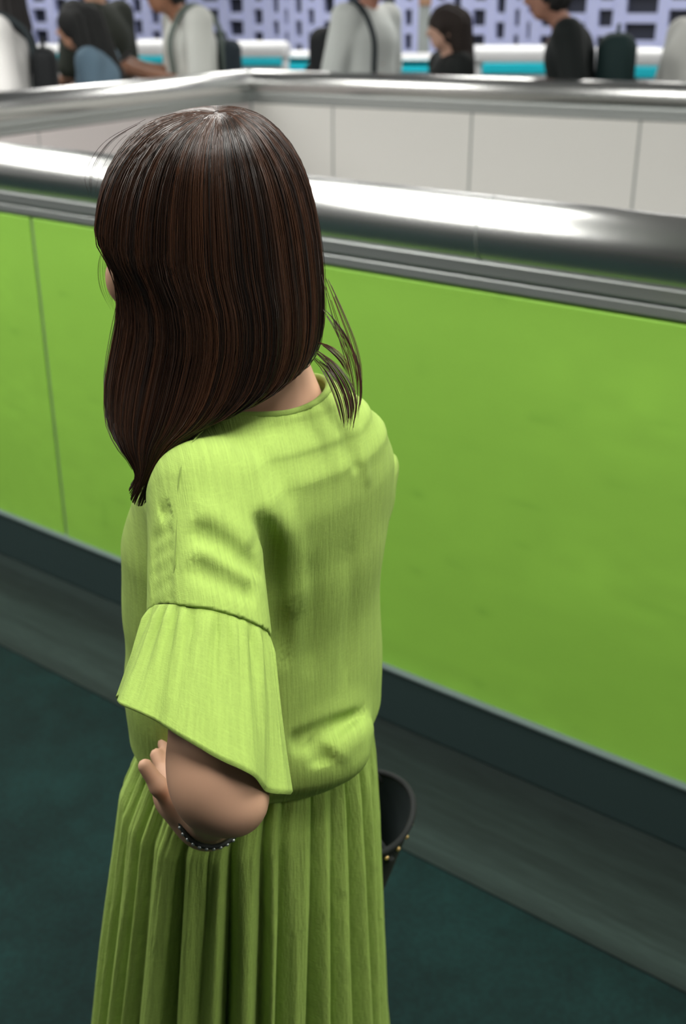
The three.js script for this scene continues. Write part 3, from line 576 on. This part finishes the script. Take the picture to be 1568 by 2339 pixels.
// — body: one skin, finer where it shows —
{
  const torsoB = blend([capsule(B(0.05, 0.95, 0), B(0.05, 1.12, -0.02), 0.07, 0.068), capsule(B(-0.05, 0.95, 0), B(-0.05, 1.12, -0.02), 0.07, 0.068), capsule(shoulderL.clone().add(V(0.02, -0.03, -0.02)), shoulderR.clone().add(V(-0.03, -0.035, 0.0)), 0.026, 0.026),
    capsule(neckBase.clone().add(V(0.0, -0.06, 0.0)), headC.clone().add(V(0.02, -0.06, 0)), 0.062, 0.046), capsule(neckBase.clone().add(V(-0.02, -0.085, 0)), neckBase.clone().add(V(0.02, -0.09, 0)), 0.055, 0.055),
    capsule(B(0.055, 0.84, 0), B(0.075, 0.45, 0.02), 0.058, 0.052), capsule(B(-0.055, 0.84, 0), B(-0.075, 0.45, 0.02), 0.058, 0.052), capsule(B(0.08, 0.45, 0.02), B(0.08, 0.08, 0), 0.052, 0.034), capsule(B(-0.08, 0.45, 0.02), B(-0.08, 0.08, 0), 0.052, 0.034),
    capsule(B(0.08, 0.06, 0), B(0.09, 0.035, 0.13), 0.036, 0.026), capsule(B(-0.08, 0.06, 0), B(-0.09, 0.035, 0.13), 0.036, 0.026)], 0.035);
  const armR = blend([capsule(shoulderR.clone().add(V(-0.01, -0.03, 0)), elbowR, 0.038, 0.034), capsule(elbowR, wristR, 0.034, 0.024)], 0.015);
  // head with a face
  const at = (l, y, f) => headC.clone().addScaledVector(hl, l).addScaledVector(hf, f).add(V(0, y, 0));
  const headF = [ellipsoid(at(0, 0.022, -0.006), 0.066, 0.08, 0.08, hl, hf), ellipsoid(at(0, -0.035, 0.03), 0.056, 0.07, 0.058, hl, hf), ellipsoid(at(0, -0.092, 0.055), 0.026, 0.022, 0.028, hl, hf), capsule(at(0, 0.005, 0.086), at(0, -0.03, 0.102), 0.008, 0.012),
    ellipsoid(at(0.045, -0.032, 0.052), 0.03, 0.03, 0.03, hl, hf), ellipsoid(at(-0.045, -0.032, 0.052), 0.03, 0.03, 0.03, hl, hf), ellipsoid(at(0, -0.062, 0.086), 0.02, 0.008, 0.01, hl, hf), ellipsoid(at(0.072, -0.012, -0.012), 0.01, 0.03, 0.017, hl, hf), ellipsoid(at(-0.072, -0.012, -0.012), 0.01, 0.03, 0.017, hl, hf)];
  const hsdf0 = blend(headF, 0.02), eyes = [at(0.031, 0.002, 0.094), at(-0.031, 0.002, 0.094)].map((e) => ellipsoid(e, 0.017, 0.009, 0.012, hl, hf));
  const mouth = capsule(at(0.02, -0.0625, 0.098), at(-0.02, -0.0625, 0.098), 0.0022, 0.0022);
  const headAll = (x, y, z) => { let d = hsdf0(x, y, z); for (const e of eyes) d = Math.max(d, -e(x, y, z)); return Math.max(d, -mouth(x, y, z)); };
  // near arm: upper arm, elbow, forearm, wrist and a hand set on the hip
  const fdir = wristL.clone().sub(elbowL).normalize();
  const palmEnd = W(420, 1805, 0.835), fingers = [];
  const K = (a, b, c, r) => { fingers.push(capsule(a, b, r, r * 0.95), capsule(b, c, r * 0.95, r * 0.8)); };
  K(W(402, 1850, 0.812), W(364, 1797, 0.808), W(332, 1750, 0.812), 0.0085);    // thumb, lying back along the hip
  K(W(405, 1805, 0.835), W(380, 1768, 0.84), W(358, 1725, 0.855), 0.0082);
  K(W(415, 1795, 0.84), W(396, 1745, 0.852), W(376, 1700, 0.872), 0.0084);
  K(W(430, 1792, 0.843), W(416, 1740, 0.856), W(400, 1695, 0.878), 0.008);
  K(W(442, 1796, 0.845), W(436, 1752, 0.858), W(428, 1716, 0.876), 0.0072);
  const armF = [capsule(shoulderL.clone().add(V(0.01, -0.02, -0.01)), elbowL.clone().add(V(-0.004, 0.03, -0.012)), 0.037, 0.033), capsule(elbowL, wristL, 0.031, 0.0225), ellipsoid(elbowL.clone().add(V(0.004, 0.01, 0.006)), 0.03, 0.034, 0.031, V(1, 0, 0), V(0, 0, 1)), capsule(wristL, palmEnd, 0.023, 0.026), capsule(wristL.clone().add(V(-0.01, 0.0, 0)), W(415, 1820, 0.828), 0.017, 0.016)];
  const armBase = blend(armF, 0.024), bump = ellipsoid(elbowL.clone().add(V(0.018, -0.004, 0.018)), 0.017, 0.017, 0.017, V(1, 0, 0), V(0, 0, 1)), hand = blend(fingers, 0.005);
  const armAll = (x, y, z) => smin(smin(armBase(x, y, z), bump(x, y, z), 0.02), hand(x, y, z), 0.008);
  const neckOnly = (x, y, z) => torsoB(x, y, z);
  const g1 = nets((x, y, z) => smin(torsoB(x, y, z), armR(x, y, z), 0.02), V(-0.36, 0.0, -1.3), V(0.16, 1.42, -0.75), 0.009);
  const b2 = new THREE.Box3().setFromPoints([headC]).expandByScalar(0.15); b2.min.y -= 0.02;
  const g2 = nets((x, y, z) => smin(headAll(x, y, z), neckOnly(x, y, z), 0.02), b2.min, b2.max, 0.0032);
  const b3 = new THREE.Box3().setFromPoints([elbowL, wristL, W(330, 1750, 0.812), W(380, 1690, 0.89), shoulderL]).expandByScalar(0.055);
  const g3 = nets(armAll, b3.min, b3.max, 0.003);
  // right hand closed on the bag handle
  const rh = []; const d = V(0, -0.06, 0).addScaledVector(FD, 0.03); const p0 = wristR.clone(), p1 = p0.clone().add(d);
  rh.push(capsule(p0, p1, 0.024, 0.026));
  for (let i = 0; i < 4; i++) { const a = p1.clone().addScaledVector(FD, (i - 1.5) * 0.018), b = a.clone().add(V(0, -0.03, 0)).addScaledVector(LD, -0.006), c = b.clone().addScaledVector(LD, 0.024).add(V(0, -0.004, 0)), e = c.clone().add(V(0, 0.02, 0)).addScaledVector(LD, 0.006); rh.push(capsule(a, b, 0.0088, 0.0086), capsule(b, c, 0.0086, 0.008), capsule(c, e, 0.008, 0.007)); }
  rh.push(capsule(p0.clone().addScaledVector(FD, 0.02).add(V(0, -0.02, 0)), p1.clone().addScaledVector(FD, 0.04).addScaledVector(LD, 0.02), 0.01, 0.008));
  const rhF = blend(rh, 0.006), b4 = new THREE.Box3().setFromPoints([p0, p1]).expandByScalar(0.09);
  const g4 = nets(rhF, b4.min, b4.max, 0.0032);
  part('body', mergeGeometries([g1, g2, g3, g4]), skin, woman);
  for (const e of [1, -1]) { const s = new THREE.SphereGeometry(0.0095, 20, 14), c = at(0.031 * e, 0.001, 0.0745); s.translate(c.x, c.y, c.z); const eye = part('eye', s, std(lin(0.8, 0.78, 0.75), 0.2), woman); const i = new THREE.SphereGeometry(0.0046, 14, 10), q = at(0.031 * e, 0.001, 0.0805); i.translate(q.x, q.y, q.z); part('iris', i, std(lin(0.02, 0.012, 0.008), 0.15), eye); }
  // sandals
  for (const e of [1, -1]) { const s = new THREE.SphereGeometry(1, 24, 14).scale(0.05, 0.04, 0.125); s.rotateY(Math.atan2(FD.x, FD.z)); const c = B(0.085 * e, 0.04, 0.06); s.translate(c.x, c.y, c.z); part('shoe', s, std(lin(0.03, 0.03, 0.03), 0.6), woman); }
  // bracelet: a dark woven band with pale metal links round the near wrist
  const bc = elbowL.clone().lerp(wristL, 0.86), bu = V(1, 0, 0).addScaledVector(fdir, -fdir.x).normalize(), bw = fdir.clone().cross(bu);
  const ringPts = []; for (let i = 0; i < 40; i++) { const a = i / 40 * 2 * Math.PI; ringPts.push(bc.clone().addScaledVector(bu, Math.cos(a) * 0.0285).addScaledVector(bw, Math.sin(a) * 0.0285)); }
  const br = part('bracelet', new THREE.TubeGeometry(new THREE.CatmullRomCurve3(ringPts, true), 120, 0.0023, 8, true), std(lin(0.02, 0.025, 0.02), 0.6), woman, 'dark bracelet with silver links');
  for (let i = 0; i < 30; i++) { const a = i / 30 * 2 * Math.PI, p = bc.clone().addScaledVector(bu, Math.cos(a) * 0.0302).addScaledVector(bw, Math.sin(a) * 0.0302); part('link', new THREE.SphereGeometry(0.0019, 8, 6).translate(p.x, p.y, p.z), steelSatin, br); }
}
// — hair —
{
  const HL = [ // left point, right point (pixels), depth radius, distance of the middle
    [[488, 258], [500, 256], 0.006, 0.975], [[440, 256], [548, 254], 0.024, 0.98], [[385, 266], [592, 268], 0.045, 0.985], [[330, 288], [632, 296], 0.063, 0.99], [[280, 334], [672, 343], 0.079, 0.995], [[245, 393], [704, 408], 0.09, 1.0], [[226, 460], [726, 495], 0.096, 1.0], [[224, 525], [737, 580], 0.099, 1.0], [[264, 600], [741, 660], 0.1, 0.998], [[274, 690], [738, 730], 0.097, 0.99], [[258, 780], [726, 782], 0.092, 0.98], [[246, 860], [698, 826], 0.083, 0.965], [[248, 940], [632, 870], 0.068, 0.945], [[270, 1000], [530, 916], 0.05, 0.925], [[300, 1045], [438, 984], 0.036, 0.91], [[312, 1085], [370, 1054], 0.026, 0.9], [[296, 1112], [336, 1142], 0.02, 0.897]];
  const n = HL.length, cv = (fn) => new THREE.CatmullRomCurve3(HL.map(fn), false, 'centripetal');
  const Lp = HL.map((q) => W(q[0][0], q[0][1], q[3])), Rp = HL.map((q) => W(q[1][0], q[1][1], q[3]));
  const cr = (arr, t, f) => { const x = clamp(t, 0, 1) * (n - 1), i = Math.min(n - 2, Math.floor(x)), u = x - i, g = (k) => f(arr[clamp(k, 0, n - 1)]); const a = g(i - 1), b = g(i), c = g(i + 1), d = g(i + 2); return 0.5 * (2 * b + (c - a) * u + (2 * a - 5 * b + 4 * c - d) * u * u + (3 * b - a - 3 * c + d) * u * u * u); };
  const frame = (t) => ({ l: V(cr(Lp, t, (p) => p.x), cr(Lp, t, (p) => p.y), cr(Lp, t, (p) => p.z)), r: V(cr(Rp, t, (p) => p.x), cr(Rp, t, (p) => p.y), cr(Rp, t, (p) => p.z)), b: cr(HL, t, (q) => q[2]) });
  const frames = []; for (let i = 0; i <= 200; i++) frames.push(frame(i / 200));
  const hp = (t, phi, k) => { const q = frames[clamp(Math.round(t * 200), 0, 200)], c = Math.cos(phi), s = Math.sin(phi); return V((q.l.x + q.r.x) / 2 + (q.r.x - q.l.x) / 2 * c * k, (q.l.y + q.r.y) / 2 + (q.r.y - q.l.y) / 2 * c * k - 0.1 * q.b * s, (q.l.z + q.r.z) / 2 + (q.r.z - q.l.z) / 2 * c * k + q.b * s * k); };
  const faceGap = (phi) => { const d = Math.abs(((phi / Math.PI * 180) - 236 + 540) % 360 - 180); return d < 42; };
  const DARK = [0.0055, 0.0038, 0.003], BROWN = [0.078, 0.031, 0.0145];
  // inner mass of the hair, down to the nape
  const inner = loft(40, 72, (v, a) => { const phi = a * 2 * Math.PI, cut = faceGap(phi) ? 0.42 : 0.62; return hp(v * cut, phi, 0.93 - 0.1 * Math.max(0, v - 0.85) / 0.15); }, [1, 1], true, true);
  { const c = new Float32Array(inner.attributes.position.count * 3); for (let i = 0; i < c.length; i += 3) { for (let k = 0; k < 3; k++) c[i + k] = lerp(DARK[k], BROWN[k], 0.28); } inner.setAttribute('color', new THREE.BufferAttribute(c, 3)); inner.deleteAttribute('uv'); }
  const strands = [], NC = 210, clump = []; for (let i = 0; i < NC; i++) clump.push({ phi: (i + (rnd() - 0.5) * 0.8) / NC * 2 * Math.PI, tone: rnd(), end: 0.9 + 0.1 * rnd(), lift: (rnd() - 0.5) * 0.02 });
  for (let s = 0; s < 9500; s++) {
    const c = clump[Math.floor(rnd() * NC)], spread = (rnd() - 0.5) * 0.075, out = rnd() < 0.03 ? 0.015 + 0.035 * rnd() : 0;
    const k0 = 0.945 + 0.05 * rnd() + c.lift, w1 = rnd() * 6.28, wob = 0.006 + 0.012 * rnd(), gap = faceGap(c.phi), end = gap ? 0.36 + 0.1 * rnd() : clamp(c.end - 0.05 * rnd() * rnd() - 0.03 + 0.06 * rnd(), 0, 1), start = rnd() < 0.6 ? 0.0 : 0.03 + 0.3 * rnd() * rnd();
    const pts = [], m = 24;
    for (let i = 0; i <= m; i++) {
      const t = lerp(start, end, i / m), pull = 1 - 0.62 * sm(clamp((t - 0.3) / 0.7, 0, 1));
      const phi = c.phi + spread * pull * (1 + (t > 0.86 ? (t - 0.86) * 14 : 0)) + wob * Math.sin(t * 7 + w1);
      pts.push(hp(t, phi, k0 + out * sm(clamp(t * 1.4, 0, 1)) + 0.012 * Math.sin(t * 5 + w1) * t));
    }
    const mixv = clamp(0.06 + 0.6 * Math.pow(c.tone, 1.9) + 0.28 * (rnd() - 0.36), 0, 1);
    strands.push({ points: pts, r: 0.0003 + 0.0002 * rnd(), tip: 0.3, spin: rnd() * 2, color: DARK.map((q, i) => lerp(q, BROWN[i], mixv)) });
  }
  // loose locks falling over her back on the right
  const lock = (list, count, width, tones, rad = 0.00034) => {
    const base = list.map(([a, b, d]) => W(a, b, d));
    for (let s = 0; s < count; s++) {
      const ox = (rnd() - 0.5) * 2, oz = (rnd() - 0.5), q0 = rnd() * 0.25, q1 = 0.8 + 0.2 * rnd(), P = spline(base, 24);
      const pts = []; for (let i = 0; i <= 24; i++) { const t = lerp(q0, q1, i / 24), x = t * 24, j = Math.min(23, Math.floor(x)), p = P[j].clone().lerp(P[j + 1], x - j), wv = width * (0.25 + Math.sin(Math.PI * Math.min(0.9, t)) * 0.75); pts.push(p.add(V(ox * wv, 0, oz * wv))); }
      strands.push({ points: pts, r: rad, tip: 0.3, spin: rnd(), color: DARK.map((c, i) => lerp(c, BROWN[i], tones * (0.6 + 0.8 * rnd()))) });
    }
  };
  lock([[738, 620, 0.98], [772, 710, 0.965], [800, 790, 0.955], [815, 860, 0.945], [817, 930, 0.935]], 14, 0.008, 0.8);
  lock([[735, 700, 0.975], [775, 755, 0.96], [808, 830, 0.95], [818, 900, 0.94], [812, 960, 0.93]], 22, 0.0045, 0.7);
  lock([[720, 800, 0.95], [760, 835, 0.935], [790, 880, 0.925], [804, 930, 0.915], [800, 985, 0.908]], 34, 0.006, 0.5);
  lock([[715, 815, 0.95], [750, 850, 0.93], [776, 900, 0.92], [788, 950, 0.91], [788, 978, 0.907]], 26, 0.006, 0.5);
  lock([[725, 780, 0.96], [755, 795, 0.95], [785, 825, 0.945], [798, 860, 0.94]], 18, 0.005, 0.7);
  // stray hairs by the cheek and above the brow
  lock([[340, 272, 0.99], [262, 325, 1.0], [218, 405, 1.02], [214, 450, 1.03]], 9, 0.011, 0.5, 0.00016);
  lock([[250, 540, 1.03], [240, 600, 1.03], [245, 660, 1.03], [266, 720, 1.02]], 12, 0.007, 0.5, 0.00018);
  const g = strandMesh(strands); const hairGeo = mergeGeometries([inner, g]);
  part('hair', hairGeo, hairMat, woman, 'long straight dark brown hair');
}

// ───────────────────────── her bag ─────────────────────────
{
  const bag = thing('handbag', 'black bucket bag with gold studs along its rim, beside the green skirt', 'bag');
  const bc = W(868, 1850, 1.16), yR = 0.608, yB = 0.41, leather = std(lin(0.004, 0.006, 0.006), 0.9, { side: THREE.DoubleSide }), gold = std(lin(0.75, 0.5, 0.22), 0.35, { metalness: 0.8 });
  const cx = W(838, 1840, 1.16).x, cz = -1.16, rim = (v, a, k) => { const th = a * 2 * Math.PI, w = lerp(0.062, 0.03, v) * k, dd = lerp(0.085, 0.06, v) * k; return V(cx + Math.cos(th) * w - v * 0.03, lerp(yR, yB, v) + 0.006 * Math.cos(th * 2) * (1 - v), cz + Math.sin(th) * dd); };
  part('outer_wall', loft(24, 72, (v, a) => rim(v, a, 1), [1, 1], false, true), leather, bag);
  part('lining', loft(24, 72, (v, a) => rim(v * 0.96, a, 0.95), [1, 1], false, true), std(lin(0.003, 0.008, 0.009), 0.6, { side: THREE.DoubleSide }), bag, 'dark satin lining');
  const pts = []; for (let i = 0; i < 48; i++) pts.push(rim(0, i / 48, 0.975));
  part('rim_band', new THREE.TubeGeometry(new THREE.CatmullRomCurve3(pts, true), 120, 0.004, 8, true), leather, bag);
  for (let i = 0; i < 22; i++) { const p = rim(0.06, i / 22, 1.01); part('stud', new THREE.SphereGeometry(0.0032, 10, 8).translate(p.x, p.y, p.z), gold, bag, i ? undefined : 'gold stud'); }
  const hold = wristR.clone().add(V(0, -0.09, 0)).addScaledVector(FD, 0.03);
  for (const e of [0.15, 0.85]) { const a = rim(0, 0.25 + 0.0 + (e > 0.5 ? 0.08 : -0.08), 1), b = rim(0, 0.75 + (e > 0.5 ? -0.08 : 0.08), 1); part('handle', tube([a.clone().add(V(0, -0.02, 0)), a.clone().lerp(hold, 0.5).add(V(0, 0.02, 0)), hold, b.clone().lerp(hold, 0.5).add(V(0, 0.02, 0)), b.clone().add(V(0, -0.02, 0))], 0.005, 40, 8), leather, bag); }
}

renderer.render(scene, camera);
